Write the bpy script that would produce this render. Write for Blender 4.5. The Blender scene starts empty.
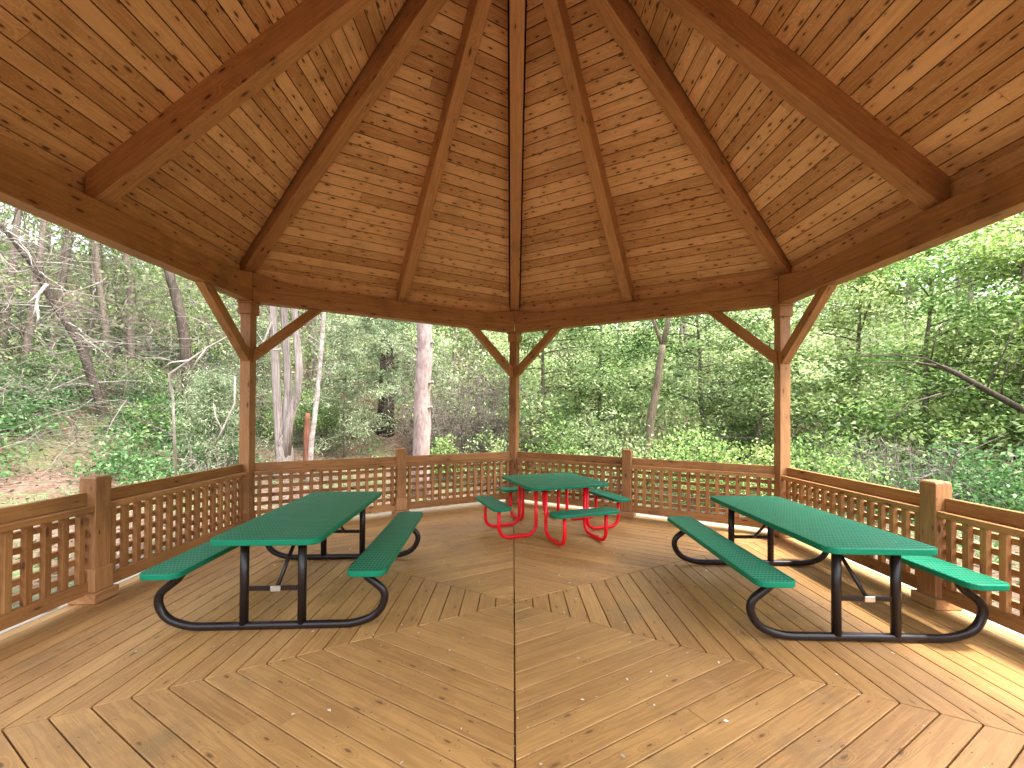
import bpy, math, random
import numpy as np
from mathutils import Vector as V, Matrix

random.seed(7)
NP = np.random.default_rng(11)
S = bpy.context.scene
COL = S.collection
R = 4.3                       # circumradius of the hexagonal gazebo
A = R * math.cos(math.pi / 6)  # apothem
T30 = math.tan(math.pi / 6)
rad = math.radians

# ------------------------------------------------------------------ helpers
def tag(o, label=None, cat=None, group=None, kind=None):
    for k, v in (('label', label), ('category', cat), ('group', group), ('kind', kind)):
        if v: o[k] = v
    return o

def empty(name, loc, rz=0.0):
    o = bpy.data.objects.new(name, None); COL.objects.link(o)
    o.location = loc; o.rotation_euler = (0, 0, rz); o.empty_display_size = .2
    return o

def link(name, me, parent=None, loc=None):
    o = bpy.data.objects.new(name, me); COL.objects.link(o)
    if parent: o.parent = parent
    if loc is not None: o.location = loc
    return o

def copy_tree(o, parent=None):
    c = o.copy(); COL.objects.link(c); c.parent = parent
    for ch in list(o.children): copy_tree(ch, c)
    return c

class MB:
    """collects prisms, bars and tubes with wood-aligned UVs (metres) and a per-face random number"""
    def __init__(s): s.v = []; s.f = []; s.uv = []; s.r = []; s.sm = []
    def face(s, idx, udir, uo, vo, rnd, smooth=False):
        p = [s.v[i] for i in idx]
        n = V((0, 0, 0))
        for i in range(len(p)):
            a, b = p[i], p[(i + 1) % len(p)]
            n += V(((a.y - b.y) * (a.z + b.z), (a.z - b.z) * (a.x + b.x), (a.x - b.x) * (a.y + b.y)))
        if n.length < 1e-12: return
        n.normalize()
        vd = n.cross(udir)
        if vd.length < .2:
            vd = n.orthogonal().normalized(); ud = vd.cross(n) * .25
        else:
            vd.normalize(); ud = udir
        s.f.append(list(idx)); s.r.append(rnd); s.sm.append(smooth)
        s.uv += [(q.dot(ud) + uo, q.dot(vd) + vo) for q in p]
    def prism(s, pts, ext, udir, rnd=None):
        pts = [V(p) for p in pts]; ext = V(ext); udir = V(udir).normalized()
        n = V((0, 0, 0))
        for i in range(1, len(pts) - 1): n += (pts[i] - pts[0]).cross(pts[i + 1] - pts[0])
        if n.dot(ext) < 0: pts = pts[::-1]
        r = random.random() if rnd is None else rnd
        uo, vo = random.uniform(0, 60), random.uniform(0, 60)
        b = len(s.v); k = len(pts)
        s.v += pts + [p + ext for p in pts]
        s.face([b + i for i in range(k)][::-1], udir, uo, vo, r)
        s.face([b + k + i for i in range(k)], udir, uo, vo, r)
        for i in range(k):
            j = (i + 1) % k
            s.face([b + i, b + j, b + k + j, b + k + i], udir, uo, vo + .37 * i, r)
    def bar(s, p0, p1, w, h, up=(0, 0, 1), rnd=None):
        """box from p0 to p1, w across, h along up"""
        p0 = V(p0); p1 = V(p1); d = (p1 - p0).normalized()
        x = d.cross(V(up)).normalized(); u = x.cross(d).normalized()
        c = [p0 + x * a * w / 2 + u * b * h / 2 for a, b in ((-1, -1), (1, -1), (1, 1), (-1, 1))]
        s.prism(c, p1 - p0, d, rnd)
    def box(s, c, sx, sy, sz, udir=(0, 0, 1), rz=0.0, rnd=None):
        c = V(c); m = Matrix.Rotation(rz, 3, 'Z')
        q = [c + m @ V((a * sx / 2, b * sy / 2, -sz / 2)) for a, b in ((-1, -1), (1, -1), (1, 1), (-1, 1))]
        s.prism(q, (0, 0, sz), m @ V(udir), rnd)
    def tube(s, pts, rr, n=10, rnd=None, cap=True):
        pts = [V(p) for p in pts]
        if not hasattr(rr, '__len__'): rr = [rr] * len(pts)
        r = random.random() if rnd is None else rnd
        b = len(s.v); prev = None; L = 0; uo = random.uniform(0, 60)
        Ls = []
        for i, p in enumerate(pts):
            d = (pts[min(i + 1, len(pts) - 1)] - pts[max(i - 1, 0)]).normalized()
            if prev is None: x = d.orthogonal().normalized()
            else:
                x = prev - d * prev.dot(d)
                x = x.normalized() if x.length > 1e-6 else d.orthogonal().normalized()
            prev = x; y = d.cross(x)
            if i: L += (p - pts[i - 1]).length
            Ls.append(L)
            s.v += [p + (x * math.cos(2 * math.pi * k / n) + y * math.sin(2 * math.pi * k / n)) * rr[i] for k in range(n)]
        for i in range(len(pts) - 1):
            for k in range(n):
                k2 = (k + 1) % n
                s.f.append([b + i * n + k, b + i * n + k2, b + (i + 1) * n + k2, b + (i + 1) * n + k])
                s.r.append(r); s.sm.append(True)
                c = 2 * math.pi * max(rr) / n
                s.uv += [(Ls[i] + uo, k * c), (Ls[i] + uo, (k + 1) * c), (Ls[i + 1] + uo, (k + 1) * c), (Ls[i + 1] + uo, k * c)]
        if cap:
            for ring, rev in ((0, True), (len(pts) - 1, False)):
                idx = [b + ring * n + k for k in range(n)]
                s.f.append(idx[::-1] if rev else idx); s.r.append(r); s.sm.append(False)
                s.uv += [(0.0, 0.0)] * n
    def mesh(s, name, mats):
        me = bpy.data.meshes.new(name)
        me.from_pydata([tuple(p) for p in s.v], [], s.f)
        uv = me.uv_layers.new(name='UVMap')
        uv.data.foreach_set('uv', np.array(s.uv, np.float32).ravel())
        a = me.attributes.new('rnd', 'FLOAT', 'FACE'); a.data.foreach_set('value', np.array(s.r, np.float32))
        me.polygons.foreach_set('use_smooth', s.sm)
        for m in (mats if isinstance(mats, (list, tuple)) else [mats]): me.materials.append(m)
        me.update()
        return me
    def build(s, name, mats, parent=None, bevel=0, loc=None, seg=1):
        o = link(name, s.mesh(name, mats), parent, loc)
        if bevel:
            b = o.modifiers.new('bevel', 'BEVEL'); b.width = bevel; b.segments = seg; b.limit_method = 'ANGLE'; b.angle_limit = rad(35)
        return o

# ------------------------------------------------------------------ materials
def newmat(name):
    m = bpy.data.materials.new(name); m.use_nodes = True
    nt = m.node_tree; nt.nodes.clear()
    return m, nt
class NT:
    def __init__(s, nt): s.nt = nt
    def n(s, t, **kw):
        nd = s.nt.nodes.new(t)
        for k, v in kw.items():
            if k.startswith('i_'):
                key = k[2:].replace('_', ' ')
                nd.inputs[int(key) if key.isdigit() else key].default_value = v
            else: setattr(nd, k, v)
        return nd
    def l(s, a, b): s.nt.links.new(a, b)
    def math(s, op, a, b=None, c=None, clamp=False):
        nd = s.nt.nodes.new('ShaderNodeMath'); nd.operation = op; nd.use_clamp = clamp
        for i, x in enumerate((a, b, c)):
            if x is None: continue
            if isinstance(x, (int, float)): nd.inputs[i].default_value = x
            else: s.l(x, nd.inputs[i])
        return nd.outputs[0]
    def mix(s, fac, a, b, mode='MIX'):
        nd = s.nt.nodes.new('ShaderNodeMix'); nd.data_type = 'RGBA'; nd.blend_type = mode
        for sock, x in ((nd.inputs[0], fac), (nd.inputs[6], a), (nd.inputs[7], b)):
            if isinstance(x, (int, float)): sock.default_value = x
            elif isinstance(x, tuple): sock.default_value = x if len(x) == 4 else (*x, 1)
            else: s.l(x, sock)
        return nd.outputs[2]
    def ramp(s, fac, stops):
        nd = s.nt.nodes.new('ShaderNodeValToRGB')
        el = nd.color_ramp.elements
        while len(el) < len(stops): el.new(.5)
        for e, (p, c) in zip(el, stops): e.position = p; e.color = (c, c, c, 1) if isinstance(c, (int, float)) else (*c, 1)
        s.l(fac, nd.inputs[0]); return nd.outputs[0]
    def vmul(s, vec, sc):
        nd = s.nt.nodes.new('ShaderNodeVectorMath'); nd.operation = 'MULTIPLY'
        s.l(vec, nd.inputs[0]); nd.inputs[1].default_value = sc; return nd.outputs[0]
    def noise(s, vec, scale, detail=3, rough=.55, w=None):
        nd = s.n('ShaderNodeTexNoise'); nd.inputs['Scale'].default_value = scale
        nd.inputs['Detail'].default_value = detail; nd.inputs['Roughness'].default_value = rough
        s.l(vec, nd.inputs['Vector']); return nd.outputs[0]
    def out(s, bsdf):
        o = s.n('ShaderNodeOutputMaterial'); s.l(bsdf, o.inputs[0])

def wood(name, light, dark, knot=(.05, .02, .01), rough=.6, knots=.5, tint=.6, kscale=(2.6, 7.0), krad=.16, stain=0.0, stain_col=(.12, .1, .07), scuff=0.0, spec=.3):
    m, nt = newmat(name); N = NT(nt)
    uv = N.n('ShaderNodeUVMap').outputs[0]
    rnd = N.n('ShaderNodeAttribute', attribute_name='rnd').outputs['Fac']
    # knots first: they also bend the grain
    vor = N.n('ShaderNodeTexVoronoi', voronoi_dimensions='2D'); vor.inputs['Scale'].default_value = 1; vor.inputs['Randomness'].default_value = .9
    N.l(N.vmul(uv, (kscale[0], kscale[1], 1)), vor.inputs['Vector'])
    sep = N.n('ShaderNodeSeparateColor'); N.l(vor.outputs['Color'], sep.inputs[0])
    on = N.math('GREATER_THAN', sep.outputs[0], 1 - knots)
    size = N.math('MULTIPLY_ADD', sep.outputs[1], krad, krad * .35)
    kd = N.math('DIVIDE', vor.outputs['Distance'], size)
    kmask = N.math('MULTIPLY', N.ramp(kd, [(.45, 1.0), (1.0, 0.0)]), on)
    halo = N.math('MULTIPLY', N.ramp(N.math('MULTIPLY', kd, .3), [(.1, 1.0), (1.0, 0.0)]), on)
    g1 = N.noise(N.vmul(uv, (.9, 14, 1)), 1, 4, .6)
    warp = N.math('MULTIPLY_ADD', halo, .5, g1)
    rings = N.math('SINE', N.math('MULTIPLY', warp, 34.0))
    rings = N.math('MULTIPLY_ADD', rings, .5, .5)
    fine = N.noise(N.vmul(uv, (5, 170, 1)), 1, 3, .7)
    blotch = N.noise(N.vmul(uv, (.8, 2.2, 1)), 1, 3, .6)
    f = N.math('ADD', N.math('MULTIPLY', rings, .22), N.math('MULTIPLY', fine, .45))
    f = N.math('ADD', f, N.math('MULTIPLY', blotch, .5))
    f = N.math('ADD', f, N.math('MULTIPLY', N.math('SUBTRACT', rnd, .5), tint))
    base = N.ramp(f, [(.22, dark), (.85, light)])
    base = N.mix(N.math('MULTIPLY', halo, .28), base, (dark[0] * .8, dark[1] * .65, dark[2] * .55))
    base = N.mix(N.math('MULTIPLY', kmask, .88), base, knot)
    if stain or scuff:
        geo = N.n('ShaderNodeNewGeometry').outputs['Position']
        if stain:
            s1 = N.noise(geo, 1.5, 5, .62)
            base = N.mix(N.math('MULTIPLY', N.ramp(s1, [(.55, 0.0), (.70, 1.0)]), stain), base, stain_col)
            s0 = N.noise(N.vmul(geo, (1, 1, .3)), .55, 3, .6)
            base = N.mix(N.math('MULTIPLY', N.ramp(s0, [(.42, 0.0), (.62, 1.0)]), stain * .55), base, (dark[0] * .9, dark[1] * .95, dark[2] * 1.1))
        if scuff:
            s2 = N.noise(geo, 3.1, 6, .7)
            base = N.mix(N.math('MULTIPLY', N.ramp(s2, [(.6, 0.0), (.72, 1.0)]), scuff), base, (light[0] * 1.12, light[1] * 1.15, light[2] * 1.3))
    bump = N.n('ShaderNodeBump'); bump.inputs['Strength'].default_value = .35; bump.inputs['Distance'].default_value = .004
    N.l(N.math('ADD', fine, N.math('MULTIPLY', rings, .3)), bump.inputs['Height'])
    p = N.n('ShaderNodeBsdfPrincipled'); p.inputs['Specular IOR Level'].default_value = spec
    N.l(base, p.inputs['Base Color']); N.l(bump.outputs[0], p.inputs['Normal'])
    N.l(N.math('MULTIPLY_ADD', fine, .25, rough - .1), p.inputs['Roughness'])
    N.out(p.outputs[0]); return m

def plain(name, col, rough=.5, spec=.5, metal=0, bump=0, coat=0, var=.12):
    m, nt = newmat(name); N = NT(nt)
    tc = N.n('ShaderNodeTexCoord').outputs['Object']
    nz = N.noise(tc, 9, 5, .65)
    p = N.n('ShaderNodeBsdfPrincipled'); p.inputs['Roughness'].default_value = rough
    p.inputs['Specular IOR Level'].default_value = spec; p.inputs['Metallic'].default_value = metal; p.inputs['Coat Weight'].default_value = coat
    N.l(N.mix(nz, tuple(c * (1 - var) for c in col), tuple(min(1, c * (1 + var)) for c in col)), p.inputs['Base Color'])
    N.l(N.math('MULTIPLY_ADD', nz, .2, rough - .1), p.inputs['Roughness'])
    if bump:
        b = N.n('ShaderNodeBump'); b.inputs['Strength'].default_value = bump; b.inputs['Distance'].default_value = .003
        N.l(N.noise(tc, 120, 2), b.inputs['Height']); N.l(b.outputs[0], p.inputs['Normal'])
    N.out(p.outputs[0]); return m

def mesh_green(name, col, hole):
    """plastic-dipped expanded metal: staggered diamond holes"""
    m, nt = newmat(name); N = NT(nt)
    uv = N.n('ShaderNodeUVMap').outputs[0]
    sep = N.n('ShaderNodeSeparateXYZ'); N.l(uv, sep.inputs[0])
    k = math.pi / .027
    a = N.math('SINE', N.math('MULTIPLY', N.math('ADD', N.math('MULTIPLY', sep.outputs[0], .62), sep.outputs[1]), k))
    b = N.math('SINE', N.math('MULTIPLY', N.math('SUBTRACT', N.math('MULTIPLY', sep.outputs[0], .62), sep.outputs[1]), k))
    h = N.math('MULTIPLY', a, b)
    nz = N.noise(N.n('ShaderNodeTexCoord').outputs['Object'], 5, 5, .6)
    up = N.n('ShaderNodeSeparateXYZ'); N.l(N.n('ShaderNodeTexCoord').outputs['Normal'], up.inputs[0])
    top = N.ramp(N.math('ABSOLUTE', up.outputs[2]), [(.9, 0.0), (.98, 1.0)])
    hm = N.math('MULTIPLY', N.ramp(h, [(.2, 0.0), (.5, 1.0)]), top)
    c = N.mix(nz, tuple(x * .8 for x in col), tuple(x * 1.2 for x in col))
    wear = N.noise(N.n('ShaderNodeTexCoord').outputs['Object'], 2.3, 6, .7)
    c = N.mix(N.math('MULTIPLY', N.ramp(wear, [(.52, 0.0), (.72, 1.0)]), N.math('MULTIPLY', top, .3)), c, (.10, .24, .17))
    c = N.mix(N.math('MULTIPLY', hm, .85), c, hole)
    bp = N.n('ShaderNodeBump'); bp.inputs['Strength'].default_value = .8; bp.inputs['Distance'].default_value = .003; bp.invert = True
    N.l(N.math('MULTIPLY', N.ramp(h, [(.0, 0.0), (.6, 1.0)]), top), bp.inputs['Height'])
    p = N.n('ShaderNodeBsdfPrincipled'); N.l(c, p.inputs['Base Color']); N.l(bp.outputs[0], p.inputs['Normal'])
    N.l(N.math('MULTIPLY_ADD', nz, .2, .32), p.inputs['Roughness']); p.inputs['Specular IOR Level'].default_value = .18
    N.out(p.outputs[0]); return m

def leafmat(name, stops, trans=.42, rough=.5, var=.35):
    m, nt = newmat(name); N = NT(nt)
    rnd = N.n('ShaderNodeAttribute', attribute_name='rnd').outputs['Fac']
    oi = N.n('ShaderNodeObjectInfo').outputs['Random']
    f = N.math('ADD', rnd, N.math('MULTIPLY', N.math('SUBTRACT', oi, .5), var), clamp=True)
    c = N.ramp(f, stops)
    p = N.n('ShaderNodeBsdfPrincipled'); p.inputs['Roughness'].default_value = rough; p.inputs['Specular IOR Level'].default_value = .35
    N.l(c, p.inputs['Base Color'])
    t = N.n('ShaderNodeBsdfTranslucent'); N.l(N.mix(.5, c, (.2, .3, .05), 'MIX'), t.inputs[0])
    N.l(c, t.inputs[0])
    mx = N.n('ShaderNodeMixShader'); mx.inputs[0].default_value = trans
    N.l(p.outputs[0], mx.inputs[1]); N.l(t.outputs[0], mx.inputs[2]); N.out(mx.outputs[0]); return m

def bark(name, a, b, sc=(18, 18, 1.6), rough=.9, moss=None):
    m, nt = newmat(name); N = NT(nt)
    tc = N.n('ShaderNodeTexCoord').outputs['Object']
    g = N.noise(N.vmul(tc, sc), 1, 5, .65); g2 = N.noise(tc, 1.7, 4, .6)
    f = N.math('ADD', N.math('MULTIPLY', g, .75), N.math('MULTIPLY', g2, .3))
    c = N.ramp(f, [(.36, a), (.68, b)])
    if moss: c = N.mix(N.ramp(g2, [(.5, 0.0), (.7, .7)]), c, moss)
    bp = N.n('ShaderNodeBump'); bp.inputs['Strength'].default_value = .7; bp.inputs['Distance'].default_value = .02; N.l(g, bp.inputs['Height'])
    p = N.n('ShaderNodeBsdfPrincipled'); p.inputs['Roughness'].default_value = rough; p.inputs['Specular IOR Level'].default_value = .15
    N.l(c, p.inputs['Base Color']); N.l(bp.outputs[0], p.inputs['Normal']); N.out(p.outputs[0]); return m

M = {}
M['floor'] = wood('floor_wood', (.49, .272, .094), (.255, .122, .038), knot=(.09, .045, .02), rough=.5, knots=.36, tint=.22, kscale=(3.6, 11), krad=.10, stain=.55, stain_col=(.15, .10, .05), scuff=.35, spec=.4)
M['edge'] = wood('weathered_wood', (.52, .45, .35), (.33, .26, .18), knot=(.15, .1, .06), rough=.75, knots=.25, tint=.4)
M['ceil'] = wood('ceiling_wood', (.82, .50, .275), (.47, .235, .10), knot=(.05, .018, .008), rough=.55, knots=.72, tint=.62, kscale=(4.6, 13), krad=.15, spec=.3, stain=.3, stain_col=(.13, .065, .028), scuff=.1)
M['beam'] = wood('beam_wood', (0.504, 0.260, 0.113), (0.242, 0.106, 0.039), knot=(.045, .016, .008), rough=.55, knots=.35, tint=.25, kscale=(3.0, 10.0), krad=.13, stain=.4, stain_col=(.085, .045, .02), scuff=.12)
M['rafter'] = wood('rafter_wood', (0.582, 0.302, 0.140), (0.310, 0.138, 0.056), knot=(.05, .018, .008), rough=.55, knots=.35, tint=.3, kscale=(3.0, 10.0), krad=.13, stain=.4, stain_col=(.085, .045, .02), scuff=.12)
M['rail'] = wood('rail_wood', (0.475, 0.244, 0.092), (0.252, 0.106, 0.033), knot=(.06, .022, .01), rough=.55, knots=.35, tint=.45, kscale=(3., 10.0), krad=.13, stain=.4, stain_col=(.085, .045, .02), scuff=.12)
M['post'] = wood('post_wood', (0.485, 0.254, 0.108), (0.262, 0.111, 0.040), knot=(.06, .022, .01), rough=.55, knots=.32, tint=.3, kscale=(3., 10.0), krad=.13, stain=.4, stain_col=(.085, .045, .02), scuff=.12)
M['roof'] = plain('roofing', (.05, .042, .036), .9, .2)
M['green'] = mesh_green('green_plastisol', (.005, .185, .098), (.001, .02, .011))
M['tube'] = plain('brown_powder_coat', (.016, .010, .009), .32, .3, bump=.25)
M['red'] = plain('red_powder_coat', (.78, .006, .016), .35, .25)
M['steel'] = plain('galvanised_steel', (.62, .62, .60), .35, .5, .9)
G1 = [(.0, (.045, .080, .028)), (.35, (.17, .255, .09)), (.65, (.31, .40, .165)), (1.0, (.48, .55, .27))]
M['leaf'] = leafmat('green_leaves', G1)
M['leaf_bright'] = leafmat('bright_leaves', [(.0, (.035, .085, .02)), (.5, (.16, .30, .07)), (1.0, (.40, .52, .18))])
M['leaf_yellow'] = leafmat('yellow_green_leaves', [(.0, (.07, .12, .025)), (.5, (.25, .36, .09)), (1.0, (.50, .55, .24))])
M['leaf_low'] = leafmat('undergrowth_leaves', [(.0, (.03, .075, .022)), (.5, (.10, .22, .065)), (.85, (.14, .28, .09)), (1.0, (.28, .38, .19))])
M['needle'] = leafmat('pale_needles', [(.0, (.07, .105, .045)), (.5, (.26, .33, .17)), (1.0, (.54, .58, .38))], .35)
M['needle_dark'] = leafmat('dark_needles', [(.0, (.03, .055, .025)), (.5, (.08, .12, .05)), (1.0, (.18, .22, .10))], .25)
M['dry'] = leafmat('dry_leaves', [(.0, (.055, .036, .025)), (.5, (.125, .088, .062)), (1.0, (.27, .22, .17))], .2)
M['bark'] = bark('grey_bark', (.075, .055, .042), (.24, .19, .15))
M['bark_dark'] = bark('dark_bark', (.03, .022, .017), (.11, .085, .065))
M['bark_pine'] = bark('pinkish_pine_bark', (.19, .13, .112), (.44, .345, .315), sc=(14, 14, 5))
M['bark_cedar'] = bark('pale_cedar_bark', (.12, .085, .07), (.46, .39, .345), sc=(34, 34, 1.2))
M['bark_birch'] = bark('pale_birch_bark', (.18, .13, .105), (.52, .465, .425), sc=(8, 8, 9))
M['bark_red'] = bark('red_brown_bark', (.12, .045, .025), (.30, .13, .08))
M['bark_tan'] = bark('tan_bark', (.07, .053, .034), (.22, .17, .112), sc=(20, 20, 5))
M['twig'] = bark('grey_twigs', (.09, .072, .06), (.29, .245, .21), sc=(5, 5, 5))
M['twig_pale'] = bark('pale_dead_wood', (.24, .20, .165), (.52, .47, .41), sc=(5, 5, 5))

def ground_mat():
    m, nt = newmat('forest_floor'); N = NT(nt)
    pos = N.n('ShaderNodeNewGeometry').outputs['Position']
    big = N.noise(pos, .35, 4, .6); mid = N.noise(pos, 2.2, 5, .65); fine = N.noise(pos, 16, 4, .7)
    vor = N.n('ShaderNodeTexVoronoi'); vor.inputs['Scale'].default_value = 14; N.l(pos, vor.inputs['Vector'])
    vs = N.n('ShaderNodeSeparateColor'); N.l(vor.outputs['Color'], vs.inputs[0])
    c = N.ramp(N.math('ADD', N.math('MULTIPLY', fine, .5), N.math('MULTIPLY', vs.outputs[0], .5)),
               [(.15, (.045, .03, .021)), (.5, (.10, .072, .053)), (.85, (.185, .145, .112))])
    c = N.mix(N.ramp(mid, [(.35, .6), (.62, 0.0)]), c, (.135, .075, .048))
    gr = N.ramp(N.math('ADD', N.math('MULTIPLY', big, .6), N.math('MULTIPLY', mid, .45)), [(.5, 0.0), (.62, 1.0)])
    c = N.mix(N.math('MULTIPLY', gr, N.math('MULTIPLY_ADD', fine, .9, .0)), c, (.10, .16, .05))
    bp = N.n('ShaderNodeBump'); bp.inputs['Strength'].default_value = 1; bp.inputs['Distance'].default_value = .03
    N.l(N.math('ADD', fine, vor.outputs['Distance']), bp.inputs['Height'])
    p = N.n('ShaderNodeBsdfPrincipled'); p.inputs['Roughness'].default_value = .95; p.inputs['Specular IOR Level'].default_value = .1
    N.l(c, p.inputs['Base Color']); N.l(bp.outputs[0], p.inputs['Normal']); N.out(p.outputs[0]); return m
M['ground'] = ground_mat()

# ------------------------------------------------------------------ terrain
def hgt(x, y):
    """ground height: level clearing round the gazebo, hillside climbing to the left and behind"""
    r = np.hypot(x, y); az = np.arctan2(x, y)          # 0 = straight behind, negative = left
    left = 1 / (1 + np.exp((az - .12) * 5.0))          # 1 on the left, 0 on the right
    left = np.where(np.abs(az) > 2.2, .35, left)
    z = -.42 + left * (.10 * np.clip(r - 6.0, 0, None) + .33 * np.clip(r - 12.5, 0, None)) + (1 - left) * (.03 * np.clip(r - 9, 0, None) + .30 * np.clip(r - 27, 0, None))
    z = z + .08 * np.sin(x * .7 + 1) * np.cos(y * .6) * np.clip((r - 6) / 4, 0, 1)
    return np.minimum(z, 13.5 + .02 * r)
def H(x, y): return float(hgt(np.float64(x), np.float64(y)))
def build_ground():
    rr = np.concatenate([[0.01], np.linspace(1, 40, 100), np.geomspace(42, 400, 24)]); n = 200
    th = np.linspace(0, 2 * np.pi, n, endpoint=False)
    RR, TH = np.meshgrid(rr, th, indexing='ij')
    X = RR * np.sin(TH); Y = RR * np.cos(TH); Z = hgt(X, Y) + np.where((RR > 5) & (RR < 60), NP.normal(0, .018, RR.shape), 0)
    vs = np.stack([X, Y, Z], -1).reshape(-1, 3)
    f = []
    for i in range(len(rr) - 1):
        for k in range(n):
            k2 = (k + 1) % n
            f.append((i * n + k, i * n + k2, (i + 1) * n + k2, (i + 1) * n + k))
    f = [q[::-1] for q in f]
    me = bpy.data.meshes.new('ground'); me.from_pydata(vs.tolist(), [], f)
    me.polygons.foreach_set('use_smooth', [True] * len(f)); me.materials.append(M['ground'])
    o = link('ground', me); tag(o, 'pale leaf littered forest floor around the gazebo', 'ground', kind='structure')
build_ground()
def P(u, d):
    """plan position that is seen at column u of the photograph, d metres in front of the viewpoint"""
    return ((u - 514) / 425.5 * d, d - 3.78)

# ------------------------------------------------------------------ deck floor
def dirs(k):
    """side k: outward normal and tangent"""
    ph = rad(60 * k); n = V((math.cos(ph), math.sin(ph), 0)); t = V((-n.y, n.x, 0)); return n, t
def build_floor():
    mb = MB(); W = .148; gap = .008; lim = A + .10
    for k in range(6):
        n, t = dirs(k); s = .02
        while s < lim - .01:
            s1 = min(s + W - gap, lim)
            def q(ss, sg): return n * ss + t * sg * (ss * T30 - .0055)
            tm = s1 * T30; cuts = [-1.0, 1.0]
            if tm > 1.0 and random.random() < .3: cuts = [-1.0, random.uniform(-.5, .5), 1.0]
            dz = random.uniform(-.0012, .0012)
            for a, b in zip(cuts[:-1], cuts[1:]):
                pts = []
                for ss, e in ((s, a), (s, b), (s1, b), (s1, a)):
                    if abs(e) == 1: pts.append(q(ss, e))
                    else:
                        pts.append(n * ss + t * (e * tm + (.0015 if e == a else -.0015)))
                pts = [p + V((0, 0, -.036 + dz)) for p in pts]
                mb.prism(pts, (0, 0, .036), t)
            s += W
    o = mb.build('deck_floor', M['floor'], None, .0025)
    tag(o, 'weathered honey coloured plank deck floor laid in a hexagonal pattern', 'floor', kind='structure')
    sc_ = MB()                                 # pairs of nail heads over every joist
    for k in range(6):
        n, t = dirs(k); s = .02
        while s < lim - W:
            m_ = int(s * T30 / .56)
            for i in range(-m_, m_ + 1):
                for ds in (.03, W - gap - .03):
                    c = n * (s + ds + random.gauss(0, .004)) + t * (i * .56 + random.gauss(0, .006)); b = len(sc_.v)
                    sc_.v += [c + V((.0042 * math.cos(a * 1.0472), .0042 * math.sin(a * 1.0472), .0022)) for a in range(6)]
                    sc_.face([b + a for a in range(6)], t, 0, 0, random.random())
            s += W
    sc_.build('nail_heads', plain('rusted_nail', (.07, .05, .04), .6, .3), o)
    e = MB()
    for k in range(6):                        # outer weathered border board and rim
        n, t = dirs(k)
        for s0, s1, z0, z1 in ((lim + .006, lim + .15, -.036, .001), (lim + .152, lim + .19, -.24, -.006)):
            pts = [n * s + t * g * (s * T30 - .002) + V((0, 0, z0)) for s, g in ((s0, -1), (s0, 1), (s1, 1), (s1, -1))]
            e.prism(pts, (0, 0, z1 - z0), t)
    e.build('border_board', M['edge'], o, .003)
    j = MB()
    for k in range(6):
        n, t = dirs(k); c = (n + t * T30)
        j.bar(c * .3 + V((0, 0, -.13)), c * (A + .1) + V((0, 0, -.13)), .09, .18)
        j.bar(n * .3 + V((0, 0, -.13)), n * (A + .1) + V((0, 0, -.13)), .05, .18)
    j.build('joist', M['beam'], o)
build_floor()

# ------------------------------------------------------------------ gazebo
GZ = empty('gazebo', (0, 0, 0))
tag(GZ, 'open hexagonal timber gazebo with plank ceiling and lattice railings', 'gazebo')
ZB, ZT = 3.205, 3.50
CT, CE = 6.81, 3.80                       # ceiling height at the apex and at the sides
def ceil_z(s): return CT - (CT - CE) * s / A
def build_ceiling():
    for k in range(6):
        n, t = dirs(k); mb = MB()
        slope = math.atan((CT - CE) / A); W = .140 * math.cos(slope); g = .007
        nn = (V((0, 0, 1)) * math.cos(slope) + n * math.sin(slope))
        s = .30
        while s < A + .5:
            s1 = min(s + W - g, A + .5); tm = s * T30
            cuts = [-1.0, 1.0]
            if tm > .75 and random.random() < .35: cuts = [-1.0, random.uniform(-.75, .75), 1.0]
            dz = random.uniform(0, .0015)
            for a, b in zip(cuts[:-1], cuts[1:]):
                pts = []
                for ss, e in ((s, a), (s, b), (s1, b), (s1, a)):
                    off = e * max(ss * T30 - .122, .004) if abs(e) == 1 else e * tm + (.001 if e == a else -.001)  # board ends stop short: gap added beside the hips to read as shade
                    pts.append(n * ss + t * off + V((0, 0, ceil_z(ss) + dz)))
                mb.prism(pts, nn * .018, t)
            s += W
        mb.build('ceiling_panel', M['ceil'], GZ, .004)
        rf = MB()
        q = lambda s, e, dz: n * s + t * e * (s * T30) + V((0, 0, ceil_z(s) + dz))
        rf.prism([q(.0, 0, .16), q(A + .55, -1, .16), q(A + .55, 1, .16)], (0, 0, .05), t)  # roof sheet raised so the gaps beside the hips open into darkness
        rf.build('roof_panel', M['roof'], GZ)
        bl = MB(); s = A + .10; zc = ceil_z(s) - .004; hw = s * T30 - .1
        pts = [n * s + t * a + V((0, 0, z)) for a, z in ((-hw, ZT - .15), (hw, ZT - .15), (hw, zc), (-hw, zc))]
        bl.prism(pts, n * .03, t)
        pts = [n * s_ + t * g_ * (s_ * T30 - .1) + V((0, 0, ZT - .175)) for s_, g_ in ((A + .088, -1), (A + .088, 1), (A + .15, 1), (A + .15, -1))]
        bl.prism(pts, (0, 0, .02), t); bl.build('frieze_board', M['ceil'], GZ, .002)
build_ceiling()
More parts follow.
